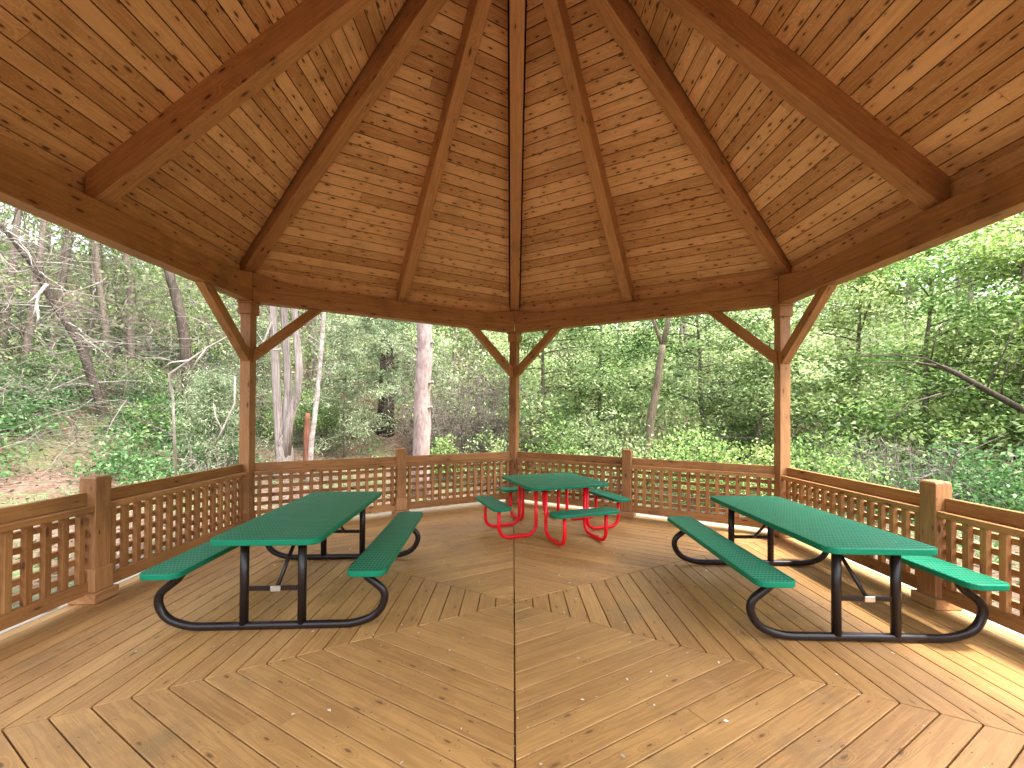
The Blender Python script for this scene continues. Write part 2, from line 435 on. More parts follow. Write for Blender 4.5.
def build_rafters():
    for k in range(6):
        n, t = dirs(k)
        c = n * A + t * A * T30                # corner direction
        c = c.normalized(); x = V((-c.y, c.x, 0)); w = .165
        hb = lambda r: 6.42 - 2.78 * r / R
        ht = lambda r: ceil_z(r * math.cos(rad(30))) + .10
        r0, r1 = .12, R + .16
        mb = MB()
        pts = [c * r + V((0, 0, z)) - x * w / 2 for r, z in ((r0, hb(r0)), (r1, hb(r1)), (r1, ht(r1) + .03), (r0, ht(r0) + .03))]
        mb.prism(pts, x * w, (c * R + V((0, 0, -2.78))))
        mb.build('hip_rafter', M['rafter'], GZ, .006)
        w = .15; mb = MB(); mbz = lambda s: 6.46 - 2.96 * s / A
        s0, s1 = .14, A + .06
        pts = [n * s + V((0, 0, z)) - t * w / 2 for s, z in ((s0, mbz(s0)), (s1, mbz(s1)), (s1, ceil_z(s1) + .012), (s0, ceil_z(s0) + .012))]
        mb.prism(pts, t * w, (n * A + V((0, 0, -2.96)))); mb.build('common_rafter', M['rafter'], GZ, .006)
    hub = MB(); hub.prism([(.16 * math.cos(rad(60 * k)), .16 * math.sin(rad(60 * k)), 6.15) for k in range(6)], (0, 0, .55), (0, 0, 1))
    hub.build('king_pin', M['rafter'], GZ, .006)
build_rafters()
def beam_piece(mb, n, t, si, so, zb, ztops, taus=(-1, -.74, .74, 1)):
    st = []
    r = random.random()
    for tau, zt in zip(taus, ztops):
        st.append([n * s + t * (math.copysign(s * T30 - .002, tau) if abs(tau) == 1 else tau * A * T30) + V((0, 0, z)) for s, z in ((si, zb), (so, zb), (so, zt), (si, zt))])
    b = len(mb.v); uo = random.uniform(0, 50)
    for q in st: mb.v += q
    for i in range(len(st) - 1):
        for a in range(4):
            a2 = (a + 1) % 4
            mb.face([b + i * 4 + a, b + (i + 1) * 4 + a, b + (i + 1) * 4 + a2, b + i * 4 + a2], t, uo, .4 * a, r)
    mb.face([b + a for a in range(4)], t, uo, 0, r)
    e = b + 4 * (len(st) - 1); mb.face([e + a for a in range(4)][::-1], t, uo, 0, r)
def build_beams():
    for k in range(6):
        n, t = dirs(k); mb = MB()
        beam_piece(mb, n, t, A - .085, A + .085, ZB, [ZB + .15] * 4)
        beam_piece(mb, n, t, A - .081, A + .081, ZB + .148, [ZT + .11, ZT, ZT, ZT + .11])
        mb.build('beam', M['beam'], GZ, .005)
build_beams()
CORN = []
for k in range(6):
    n, t = dirs(k); CORN.append((n * A + t * A * T30, math.atan2((n + t * T30).y, (n + t * T30).x)))
ROT = {1: rad(0), 2: rad(0), 0: rad(0), 3: 0, 4: 0, 5: 0}
def build_posts():
    for k in range(6):
        c, ang = CORN[k]
        deg = round(math.degrees(ang)) % 360
        rz = rad(-30) if deg in (90, 270) else 0.0
        if deg == 90: rz = rad(-30)
        mb = MB(); mb.box((c.x, c.y, ZB / 2), .143, .143, ZB - .004, rz=rz)
        po = mb.build('post', M['post'], GZ, .005)
        cp = MB(); cp.box((c.x, c.y, ZB - .10), .187, .187, .15, rz=rz); cp.box((c.x, c.y, ZB - .014), .215, .215, .024, rz=rz)
        cp.build('capital', M['post'], po, .005)
        bt = MB(); bt.box((c.x, c.y, .048), .235, .235, .09, (1, 0, 0), rz=rz); bt.box((c.x, c.y, .19), .168, .168, .19, rz=rz)
        bt.build('base_trim', M['post'], po, .006)
        # knee braces along the two sides that meet here
        for kk, sg in ((k, -1), ((k + 1) % 6, 1)):
            n, t = dirs(kk); d = t * sg
            p0 = c + d * .05 + V((0, 0, 2.42)); p1 = c + d * .93 + V((0, 0, ZB + .0))
            x = n * .055
            pts = [c + d * a + V((0, 0, z)) - x for a, z in ((.06, 2.36), (.06, 2.54), (.77, ZB - .003), (.95, ZB - .003))]
            b = MB(); b.prism(pts, n * .11, p1 - p0); b.build('knee_brace', M['beam'], GZ, .004)
build_posts()
def build_rails():
    for k in (0, 1, 2, 3):
        n, t = dirs(k); half = A * T30
        # newel post at mid side
        mb = MB(); c = n * A; rz = math.atan2(n.y, n.x)
        mb.box((c.x, c.y, .54), .148, .148, 1.07, rz=rz)
        q = [c + n * a * .074 + t * b * .074 + V((0, 0, 1.075)) for a, b in ((-1, -1), (1, -1), (1, 1), (-1, 1))]
        q2 = [c + n * a * .064 + t * b * .064 + V((0, 0, 1.094)) for a, b in ((-1, -1), (1, -1), (1, 1), (-1, 1))]
        b0 = len(mb.v); mb.v += q + q2
        for i in range(4):
            j = (i + 1) % 4; mb.face([b0 + i, b0 + j, b0 + 4 + j, b0 + 4 + i], t, 3, 4, .5)
        mb.face([b0 + 4, b0 + 5, b0 + 6, b0 + 7], t, 3, 4, .5)
        po = mb.build('newel_post', M['post'], GZ, .005)
        bt = MB(); bt.box((c.x, c.y, .046), .235, .235, .088, (0, 1, 0), rz=rz); bt.box((c.x, c.y, .19), .176, .176, .2, rz=rz)
        bt.build('base_trim', M['post'], po, .006)
        for sg in (-1, 1):
            e0, e1 = .076, half - .085
            rl = empty('railing', (0, 0, 0)); rl.parent = GZ
            def seg(name, so, z, w, h, bev=.004):
                m_ = MB(); m_.bar(n * (A + so) + t * sg * e0 + V((0, 0, z)), n * (A + so) + t * sg * e1 + V((0, 0, z)), w, h)
                return m_.build(name, M['rail'], rl, bev)
            seg('top_board', .022, .90, .038, .112)
            seg('rail_ledge', -.022, .816, .088, .054)
            seg('bottom_rail', -.012, .135, .042, .112)
            la = MB(); L = e1 - e0; nb = round(L / .135)
            for i in range(nb):
                tt = t * sg * (e0 + (i + .5) * L / nb)
                la.bar(n * (A - .0105) + tt + V((0, 0, .1925)), n * (A - .0105) + tt + V((0, 0, .788)), .049, .046, up=n)
            for i in range(5):
                z = .215 + (i + .35) * .118
                la.bar(n * (A + .032) + t * sg * e0 + V((0, 0, z)), n * (A + .032) + t * sg * e1 + V((0, 0, z)), .040, .050)
            la.build('lattice', M['rail'], rl, .002)
build_rails()

# ------------------------------------------------------------------ picnic tables
def rrect(cx, cy, w, l, r, n=6):
    pts = []
    for sx, sy, a0 in ((1, 1, 0), (-1, 1, 90), (-1, -1, 180), (1, -1, 270)):
        for i in range(n + 1):
            a = rad(a0 + 90 * i / n)
            pts.append(V((cx + sx * (w / 2 - r) + r * math.cos(a), cy + sy * (l / 2 - r) + r * math.sin(a), 0)))
    return pts
def slab(name, cx, cy, w, l, r, zt, th, parent, udir=(0, 1, 0)):
    mb = MB(); pts = [p + V((0, 0, zt - th)) for p in rrect(cx, cy, w, l, r * 1.25)]
    mb.prism(pts, (0, 0, th), udir)
    return mb.build(name, M['green'], parent, .009, seg=3)
def fillet(pts, r, n=7):
    pts = [V(p) for p in pts]; out = [pts[0]]
    for i in range(1, len(pts) - 1):
        a, b, c = pts[i - 1], pts[i], pts[i + 1]; d0 = (a - b).normalized(); d1 = (c - b).normalized()
        k = min(r, (a - b).length * .49, (c - b).length * .49)
        for j in range(n + 1):
            s = j / n; out.append((b + d0 * k) * (1 - s) ** 2 + b * 2 * s * (1 - s) + (b + d1 * k) * s * s)
    out.append(pts[-1]); return out
def make_long_table():
    o = empty('picnic_table', (0, 0, 0)); L, W, Ht, sz, so, sw, fl = 1.94, .797, .738, .497, .737, .29, .79
    slab('tabletop', 0, 0, W, L, .07, Ht, .047, o)
    for s in (-1, 1): slab('bench_seat', s * so, 0, sw, L, .06, sz, .045, o)
    rt = .030
    for e in (-1, 1):
        y = e * fl
        path = [(-.66, y, sz - .035), (-.70, y, sz - .10), (-.865, y, .27), (-.80, y, .10), (-.62, y, .032), (.62, y, .032), (.80, y, .10), (.865, y, .27), (.70, y, sz - .10), (.66, y, sz - .035)]
        pp = fillet(path, .2, 8)
        mb = MB(); mb.tube(pp, rt, 12); mb.build('base_tube', M['tube'], o)
        for s in (-1, 1):
            mb = MB(); mb.tube([(s * .215, y, .045), (s * .215, y, Ht - .043)], .032, 12); mb.build('leg', M['tube'], o)
            mb = MB(); mb.box((s * .68, y, sz - .043), .16, .06, .006); mb.build('seat_bracket', M['tube'], o)
        mb = MB(); mb.bar((-.20, y, .315), (.20, y, .315), .014, .036); cb = mb.build('cross_bar', M['tube'], o, .002)
        mb = MB(); mb.box((.02, y - e * -.010, .315), .075, .012, .042); mb.build('clamp_plate', M['steel'], cb, .003)
        mb = MB(); mb.tube([(.02, y - e * .02, .315), (.02, y - e * .44, Ht - .05)], .015, 8); mb.build('brace', M['tube'], o)
    return o
t1 = make_long_table(); t1.location = (-1.90, .286, 0); t1.rotation_euler.z = .060
tag(t1, 'long green mesh picnic table with brown frame beside the left railing', 'picnic table', 'long green picnic tables')
t2 = copy_tree(t1); t2.location = (2.61, .169, 0); t2.rotation_euler.z = -.021
tag(t2, 'long green mesh picnic table with glare on its top beside the right railing', 'picnic table', 'long green picnic tables')
def make_square_table():
    o = empty('square_picnic_table', (.563, 2.45, 0), .371); L, sz, so, sw, sl, Ht = 1.21, .446, .923, .263, .934, .714
    slab('tabletop', 0, 0, L, L, .09, Ht, .04, o)
    for q in range(4):
        m = Matrix.Rotation(rad(90 * q), 4, 'Z')
        c = m @ V((so, 0, 0))
        if q % 2 == 0: slab('bench_seat', c.x, c.y, sw, sl, .06, sz, .038, o)
        else: slab('bench_seat', c.x, c.y, sl, sw, .06, sz, .038, o, (1, 0, 0))
        for s in (-1, 1):
            y = s * .30
            pts = fillet([(so + .01, y, sz - .038), (so + .01, y, .028), (.40, y, .028), (.40, y, Ht - .04)], .16, 8)
            mb = MB(); mb.tube([m @ p for p in pts], .0235, 10); mb.build('leg', M['red'], o)
        mb = MB(); mb.bar(m @ V((.40, -.36, Ht - .055)), m @ V((.40, .36, Ht - .055)), .03, .028); mb.build('top_bracket', M['red'], o)
    return tag(o, 'square green picnic table with four benches on red tubular legs', 'picnic table')
make_square_table()

# ------------------------------------------------------------------ foliage tools (numpy)
def leaves(name, cen, size, mat, rnd, flat=.45, aspect=.5, parent=None, dirv=None):
    """one rhombic leaf per centre; flat: 0 = any orientation, 1 = lying level"""
    N_ = len(cen); cen = np.asarray(cen); size = np.broadcast_to(size, (N_,))
    nrm = NP.normal(size=(N_, 3)); nrm /= np.linalg.norm(nrm, axis=1, keepdims=True)
    nrm = nrm * (1 - flat) + np.array([0, 0, 1]) * flat; nrm /= np.linalg.norm(nrm, axis=1, keepdims=True)
    d = NP.normal(size=(N_, 3)) if dirv is None else np.asarray(dirv) + NP.normal(size=(N_, 3)) * .35
    d -= nrm * (d * nrm).sum(1, keepdims=True); d /= np.linalg.norm(d, axis=1, keepdims=True) + 1e-9
    b = np.cross(nrm, d)
    l = (size * .5)[:, None]; w = l * aspect
    fold = nrm * l * .18
    v = np.stack([cen - d * l, cen - d * l * .1 + b * w + fold, cen + d * l, cen - d * l * .1 - b * w + fold], 1).reshape(-1, 3)
    return v, np.asarray(rnd, np.float32)
def leaf_object(name, v, rnd, mat, parent=None, smooth=False):
    me = bpy.data.meshes.new(name); n = len(v) // 4
    me.vertices.add(len(v)); me.vertices.foreach_set('co', v.astype(np.float32).ravel())
    me.loops.add(4 * n); me.loops.foreach_set('vertex_index', np.arange(4 * n, dtype=np.int32))
    me.polygons.add(n); me.polygons.foreach_set('loop_start', np.arange(0, 4 * n, 4, dtype=np.int32))
    a = me.attributes.new('rnd', 'FLOAT', 'FACE'); a.data.foreach_set('value', np.clip(rnd, 0, 1))
    me.materials.append(mat); me.update(); me.validate()
    return link(name, me, parent)
def clumps(cs, per, spread, size, mat_var=.18, flat=.45, aspect=.5, tone=None):
    """clump centres -> leaf arrays; each clump has its own tone"""
    cs = np.asarray(cs); k = len(cs)
    tone = NP.uniform(.12, .88, k) if tone is None else tone
    sp = np.asarray(spread)
    c = np.repeat(cs, per, 0) + NP.normal(size=(k * per, 3)) * sp
    r = np.repeat(tone, per) + NP.normal(0, mat_var, k * per)
    sz = size * NP.uniform(.6, 1.35, k * per)
    return leaves('', c, sz, None, r, flat, aspect)
def wig(p0, p1, n, amp, droop=0.0):
    p0 = V(p0); p1 = V(p1); L = (p1 - p0).length; o = []
    off = V((0, 0, 0))
    for i in range(n + 1):
        s = i / n
        if 0 < i: off += V((random.gauss(0, 1), random.gauss(0, 1), random.gauss(0, .6))) * amp * L / n
        o.append(p0.lerp(p1, s) + off + V((0, 0, -droop * L * s * s)))
    return o

def broadleaf(name, x, y, h, crown_r, base, leafm, barkm, seed, r0=.1, nl=16, per=46, size=.12, lean=(0, 0), dens=1.0, label='', cat='tree', group=None, tone=(.1, .9), flat=.5):
    random.seed(seed); z0 = H(x, y)
    o = empty(name, (x, y, z0)); tag(o, label, cat, group)
    tr = MB(); top = V((lean[0], lean[1], h))
    path = wig((0, 0, -.2), top, 9, .05); rr = [r0 * (1 - .85 * i / 9) for i in range(10)]
    tr.tube(path, rr, 9)
    cs = []
    for i in range(nl):
        s = base + (1 - base) * (i + random.random()) / nl
        p = path[min(9, int(s * 9))].lerp(path[min(9, int(s * 9) + 1)], s * 9 - int(s * 9)) if s < 1 else path[-1]
        a = random.uniform(0, 2 * math.pi); L = crown_r * (.55 + .6 * random.random()) * (1.0 - .55 * max(0, (s - .5)) * 2 * .8)
        e = p + V((math.cos(a) * L, math.sin(a) * L, L * random.uniform(.05, .55)))
        lp = wig(p, e, 5, .12, .18); tr.tube(lp, [r0 * .42 * (1 - s * .5) * (1 - .8 * j / 5) for j in range(6)], 5, cap=False)
        for j in range(2, 6):
            for _ in range(2):
                q = lp[j] + V((random.gauss(0, .35), random.gauss(0, .35), random.gauss(0, .16))) * (crown_r * .42)
                if random.random() < dens: cs.append(tuple(q))
                if random.random() < .5: tr.tube([lp[j], lp[j].lerp(q, .55) + V((0, 0, .04)), q], [r0 * .09, r0 * .06, .004], 3, cap=False)
    tr.build('trunk', barkm, o)
    v, r = clumps(np.array(cs), per, np.array([.27, .27, .15]) * max(.7, crown_r / 2.2), size, flat=flat, tone=NP.uniform(tone[0], tone[1], len(cs)))
    leaf_object('crown', v, r, leafm, o); return o

def shrub(name, x, y, r, h, leafm, seed, n=60, per=30, size=.085, label='', group=None, aspect=.5, flat=.4, tone=(.1, .9), stem='twig'):
    random.seed(seed); z0 = H(x, y); o = empty(name, (x, y, z0)); tag(o, label, 'shrub', group)
    st = MB(); cs = []
    for i in range(n):
        a = random.uniform(0, 2 * math.pi); q = math.sqrt(random.random()) * r
        z = h * (1 - .55 * (q / r) ** 2) * random.uniform(.25, 1.05)
        c = V((math.cos(a) * q, math.sin(a) * q, z)); cs.append(tuple(c))
        if i % 3 == 0: st.tube(wig((c.x * .25, c.y * .25, -.1), c, 4, .08), [.014, .012, .009, .006, .003], 4, cap=False)
    st.build('stems', M[stem], o)
    v, rr = clumps(np.array(cs), per, np.array([.16, .16, .11]) * max(.6, r), size, flat=flat, aspect=aspect, tone=NP.uniform(tone[0], tone[1], n))
    leaf_object('foliage', v, rr, leafm, o); return o

def conifer(name, x, y, h, r0, crown_r, base, leafm, barkm, seed, label, nb=60, per=44, size=.13, droop=.35, group=None, lean=(0, 0)):
    random.seed(seed); z0 = H(x, y); o = empty(name, (x, y, z0)); tag(o, label, 'tree', group)
    tr = MB(); path = wig((0, 0, -.2), (lean[0], lean[1], h), 8, .02); tr.tube(path, [r0 * (1 - .9 * i / 8) for i in range(9)], 12)
    cs = []
    for i in range(nb):
        s = base + (1 - base) * (i + random.random()) / nb; z = s * h
        a = random.uniform(0, 2 * math.pi); L = crown_r * (1.1 - s) / (1.1 - base) * random.uniform(.6, 1.1)
        p = V((lean[0] * s, lean[1] * s, z)); e = p + V((math.cos(a) * L, math.sin(a) * L, .12 * L))
        lp = wig(p, e, 5, .06, droop); tr.tube(lp, [.028 * (1 - .85 * j / 5) for j in range(6)], 4, cap=False)
        for j in range(1, 6):
            for _ in range(3):
                cs.append(tuple(lp[j] + V((random.gauss(0, .22), random.gauss(0, .22), random.gauss(-.10, .12)))))
    tr.build('trunk', barkm, o)
    cs = np.array(cs); c = np.repeat(cs, per, 0) + NP.normal(size=(len(cs) * per, 3)) * np.array([.15, .15, .09])
    rn = np.repeat(NP.uniform(.1, .9, len(cs)), per) + NP.normal(0, .16, len(c))
    v, r = leaves('', c, size * NP.uniform(.6, 1.3, len(c)), None, rn, .35, .17)
    leaf_object('crown', v, r, leafm, o); return o

def trunk_tree(name, pts, radii, barkm, label, extra=(), crown=None, n=12, cat='tree'):
    """a tree given by its bole (world points); extra: dead limbs; crown: (centres, leaf material)"""
    p0 = V(pts[0]); o = empty(name, p0); tag(o, label, cat)
    mb = MB(); q = [V(p) - p0 for p in pts]
    # resample smoothly with slight wobble
    fine = []; fr = []
    for i in range(len(q) - 1):
        for j in range(4):
            s = j / 4; fine.append(q[i].lerp(q[i + 1], s) + V((random.gauss(0, 1), random.gauss(0, 1), 0)) * radii[i] * .08); fr.append((radii[i] * (1 - s) + radii[i + 1] * s) * random.uniform(.95, 1.05))
    fine.append(q[-1]); fr.append(radii[-1]); mb.tube(fine, fr, n)
    for pp, rr in extra: mb.tube([V(p) - p0 for p in pp], rr, 7)
    mb.build('trunk', barkm, o)
    if crown:
        cs, lm, per, size, asp = crown
        v, r = clumps(np.array([tuple(V(c) - p0) for c in cs]), per, (.35, .35, .2), size, aspect=asp)
        leaf_object('crown', v, r, lm, o)
    return o

# ---- named trees
def W(u, d, vpx):
    """point seen at column u, row vpx, d metres out"""
    x, y = P(u, d); return V((x, y, 1.661 + (414 - vpx) / 425.5 * d))
def gnd(u, d):
    x, y = P(u, d); return V((x, y, H(x, y) - .15))
def high_crown(c, r, z0, z1, n):
    random.seed(int(c.x * 100)); return [(c.x + random.gauss(0, r * .5), c.y + random.gauss(0, r * .5), random.uniform(z0, z1)) for _ in range(n)]

g = gnd(421, 10.5); tp = V((g.x + .15, g.y, 13))
trunk_tree('pine_tree', [g, W(422, 10.5, 400), W(423.5, 10.5, 330), tp], [.215, .2, .19, .07], M['bark_pine'],
           'straight pinkish grey pine trunk left of the back centre post', crown=(high_crown(tp, 2.6, 6.5, 13, 120), M['needle_dark'], 50, .15, .16),
           extra=[([W(423, 10.5, v), W(423 + dx, 10.4, v - 3)], [.05, .03]) for v, dx in ((345, 10), (363, -10), (385, 10), (350, -9.5), (410, 9))])
g = gnd(284, 11.5)
ced = [([g, W(280, 11.5, 440), W(277, 11.5, 400), W(274, 11.5, 350), W(271, 11.4, 300), W(268, 11.4, 100)], [.17, .13, .115, .11, .10, .05]),
       ([g, W(286, 11.6, 430), W(288, 11.6, 390), W(285, 11.6, 340), W(281, 11.6, 290), W(284, 11.6, 90)], [.17, .115, .10, .095, .09, .05]),
       ([g, W(289, 11.4, 425), W(297, 11.4, 395), W(299, 11.4, 370), W(295, 11.4, 330), W(291, 11.4, 290), W(296, 11.4, 80)], [.17, .11, .10, .10, .09, .08, .04]),
       ([W(272, 11.4, 320), W(262, 11.2, 345), W(256, 11, 360), W(252, 10.9, 378)], [.03, .025, .018, .006]),
       ([W(271, 11.4, 318), W(262, 11.2, 300), W(250, 11, 292)], [.03, .02, .006]),
       ([W(280, 11.4, 350), W(268, 11.2, 352), W(255, 11, 332)], [.025, .02, .006])]
trunk_tree('cedar_tree', [g, W(284, 11.5, 448), W(284.5, 11.5, 436)], [.28, .2, .08], M['bark_cedar'],
           'pale shaggy cedar with three stems beside the left gazebo post', extra=ced,
           crown=(high_crown(g + V((0, 0, 0)), 2.4, 5.5, 9.5, 90), M['needle'], 50, .13, .2))
g = gnd(309, 11); tp = W(323, 11, 100)
trunk_tree('birch_sapling', [g, W(312, 11, 440), W(317, 11, 400), W(319, 11, 370), W(322, 11, 330), W(325, 11, 270), tp], [.07, .065, .06, .055, .055, .045, .02], M['bark_birch'],
           'thin white barked sapling leaning right near the cedar stems', extra=[([W(321, 11, 345), W(308, 10.8, 336), W(300, 10.7, 345)], [.02, .014, .005]), ([W(318, 11, 385), W(330, 11, 372), W(338, 11, 362)], [.02, .014, .005])],
           crown=(high_crown(tp, 1.2, 5.0, 8, 40), M['leaf'], 40, .10, .5), n=9)
g = gnd(307, 11.4)
trunk_tree('tree_stump', [g, W(307, 11.4, 440), W(308, 11.4, 414)], [.10, .085, .06], M['bark_red'], 'broken red brown stump next to the thin white sapling', cat='stump')
x, y = P(386, 17); 
conifer('spruce_tree', x, y, 11, .36, 3.5, .16, M['needle'], M['bark_dark'], 31, 'pale blue green spruce with drooping sprays and dark trunk', nb=85, per=40, size=.17, droop=.38)
g = gnd(644, 12); f = W(662, 12, 344)
trunk_tree('forked_tree', [g, W(650, 12, 420), W(657, 12, 385), f], [.125, .115, .105, .09], M['bark_tan'], 'slender tan tree leaning right and forking under the beam',
           extra=[([f, W(657, 12, 330), W(650, 12, 310), W(640, 12.3, 230)], [.06, .05, .045, .02]), ([f, W(667, 12, 325), W(674, 12, 290), W(684, 12.2, 180)], [.08, .07, .06, .02]), ([f, W(672, 12, 341), W(680, 12, 338)], [.02, .012, .005])],
           crown=(high_crown(W(665, 12, 200), 2.4, 5.2, 9, 110), M['leaf'], 44, .12, .5), n=10)
g = gnd(190, 13)
trunk_tree('dark_tree', [g, W(187, 13, 380), W(182, 13, 330), W(172, 13, 290), W(163, 13, 262), W(150, 13, 150)], [.16, .15, .14, .13, .125, .06], M['bark_dark'],
           'dark mossy trunk leaning left above the green bank', crown=(high_crown(W(155, 13, 150), 2.5, 7, 11, 90), M['leaf'], 40, .12, .5), n=10)
g = gnd(130, 16)
trunk_tree('slim_tree', [g, W(129, 16, 330), W(128, 16, 280), W(121, 16, 250), W(118, 16, 120)], [.14, .13, .12, .11, .05], M['bark'],
           'slim grey brown trunk standing in the twiggy thicket', crown=(high_crown(W(120, 16, 150), 2.5, 8, 12, 90), M['leaf'], 40, .13, .5), n=9)
g = gnd(92, 17)
trunk_tree('mossy_tree', [g, W(93, 17, 330), W(92, 17, 280), W(90, 17, 240), W(84, 17, 100)], [.17, .16, .15, .14, .06], M['bark'],
           'pale spotted trunk at the far left behind the thicket', crown=(high_crown(W(90, 17, 120), 2.5, 8, 13, 90), M['leaf_bright'], 40, .13, .5), n=9)
# leaning dead tree on the left with pale limbs
g = gnd(104, 13)
lim = []
random.seed(5)
base_pts = [W(98, 13, 400), W(78, 12.9, 345), W(52, 12.8, 305), W(30, 12.6, 265), W(5, 12.4, 235), W(-60, 12.2, 180)]
for i in range(34):
    k = random.randint(0, 4); p = base_pts[k].lerp(base_pts[k + 1], random.random())
    dx = random.choice((-1, -1, 1)) * random.uniform(.8, 3.2)
    e = p + V((dx, random.uniform(-1.2, .6), random.uniform(-1.0, .45)))
    lp = wig(p, e, 5, .12, .12); lim.append((lp, [.022 * (1 - .85 * j / 5) for j in range(6)]))
    for _ in range(2):
        s = random.randint(2, 4); e2 = lp[s] + V((random.gauss(0, .5), random.gauss(0, .3), random.gauss(-.15, .3)))
        lim.append((wig(lp[s], e2, 3, .15), [.009, .007, .005, .002]))
trunk_tree('leaning_dead_tree', [g] + base_pts, [.13, .125, .12, .11, .10, .09, .05], M['bark_dark'], 'dark dead tree leaning over the green bank at far left', n=9)
ob = empty('dead_branch', base_pts[2]); tag(ob, 'tangle of pale bare dead limbs hanging on the leaning dark tree', 'branch')
mb = MB()
for lp, rr in lim: mb.tube([p - base_pts[2] for p in lp], rr, 5, cap=False)
mb.build('limb', M['twig_pale'], ob)
fk = MB(); c0 = W(40, 8.8, 290)
for pp, rr in (([W(44, 8.8, 286), W(36, 8.8, 296), W(33, 8.8, 312), W(29, 8.8, 322)], [.03, .028, .022, .008]), ([W(34, 8.8, 306), W(36, 8.8, 320), W(33, 8.8, 329)], [.022, .018, .006]), ([W(36, 8.8, 296), W(24, 8.7, 306)], [.02, .006])):
    fk.tube([p - c0 for p in pp], rr, 7)
fo = fk.build('broken_limb', M['twig_pale'], None, loc=c0); tag(fo, 'short pale forked limb dangling in front of the thicket', 'branch')
bk = MB(); c0 = W(168, 8.4, 400)
for pp, rr in (([gnd(178, 8.9), W(172, 8.5, 400), W(168, 8.4, 376), W(188, 8.4, 362), W(205, 8.4, 350), W(228, 8.4, 337), W(240, 8.3, 333)], [.026, .024, .022, .02, .018, .014, .005]),
               ([W(205, 8.4, 350), W(196, 8.4, 362), W(190, 8.4, 374)], [.02, .014, .006]), ([W(188, 8.4, 362), W(170, 8.3, 364), W(160, 8.3, 371)], [.018, .012, .005]),
               ([W(234, 8.4, 378), W(234, 8.4, 405), W(222, 8.4, 432), W(214, 8.4, 448)], [.01, .016, .018, .016]), ([W(222, 8.4, 432), W(215, 8.4, 418), W(213, 8.4, 405)], [.016, .01, .004])):
    bk.tube([p - c0 for p in pp], rr, 7)
bo = bk.build('bare_branch', M['twig_pale'], None, loc=c0); tag(bo, 'pale bare forked branch rising from green bank towards left post', 'branch')
# right: dead limb reaching in
c0 = W(945, 9, 366); mb = MB()
mb.tube([p - c0 for p in (W(1120, 9, 440), W(1060, 9, 420), W(1020, 9, 406), W(985, 9, 387), W(960, 9, 373), W(944, 9, 365), W(915, 9, 360), W(880, 9, 360), W(845, 9.1, 368))], [.085, .075, .066, .058, .05, .045, .016, .011, .004], 9)
mb.tube([p - c0 for p in (W(950, 9, 368), W(925, 8.9, 356), W(890, 8.9, 352), W(850, 8.9, 354), W(812, 8.9, 364))], [.02, .014, .011, .008, .003], 6)
for a, b, c in (((1000, 394), (1003, 372), (1010, 350)), ((1003, 372), (1012, 366), (1020, 350)), ((975, 380), (965, 386), (935, 391)), ((940, 391), (910, 400), (885, 425)), ((985, 387), (1012, 330), (1024, 300)), ((930, 357), (935, 335), (944, 320))):
    mb.tube([p - c0 for p in (W(*(a[0], 9, a[1])), W(b[0], 8.95, b[1]), W(c[0], 8.9, c[1]))], [.018, .012, .004], 5)
rb = mb.build('fallen_tree', M['bark_dark'], None, loc=c0); tag(rb, 'brown dead tree limb arching in from the right edge', 'tree')

# right hand broadleaf trees
RT = [(548, 14, 6.5, 2.2, .08, 'leaf', 'young mid green tree just right of the back centre post'),
      (602, 16, 7.5, 2.5, .08, 'leaf_bright', 'bushy pale green tree behind the square picnic table'),
      (705, 15, 7.5, 2.4, .1, 'leaf', 'grey green tree between the forked trunk and right post'),
      (752, 12.5, 5.5, 2.0, .08, 'leaf', 'leafy tree directly left of the right gazebo post'),
      (846, 13, 7.2, 2.4, .1, 'leaf_yellow', 'sunny yellow green tree right of the right gazebo post'),
      (925, 12, 7.0, 2.4, .15, 'leaf_bright', 'bright green tree above the arching dead limb'),
      (1015, 10.5, 6.6, 2.3, .2, 'leaf_yellow', 'layered light green tree under the beam at right edge'),
      (1120, 10, 7.0, 2.6, .25, 'leaf', 'leafy tree just past the right edge of view')]
for i, (u, d, h, cr, b, lm, lab) in enumerate(RT):
    x, y = P(u, d)
    broadleaf('broadleaf_tree', x, y, h, cr, b, M[lm], M['bark'] if i % 2 else M['bark_tan'], 100 + i, r0=.10, nl=30, per=62, size=.118, lean=(random.uniform(-.6, .6), random.uniform(-.4, .4)), label=lab, group='broadleaf trees behind the railing', flat=.55)
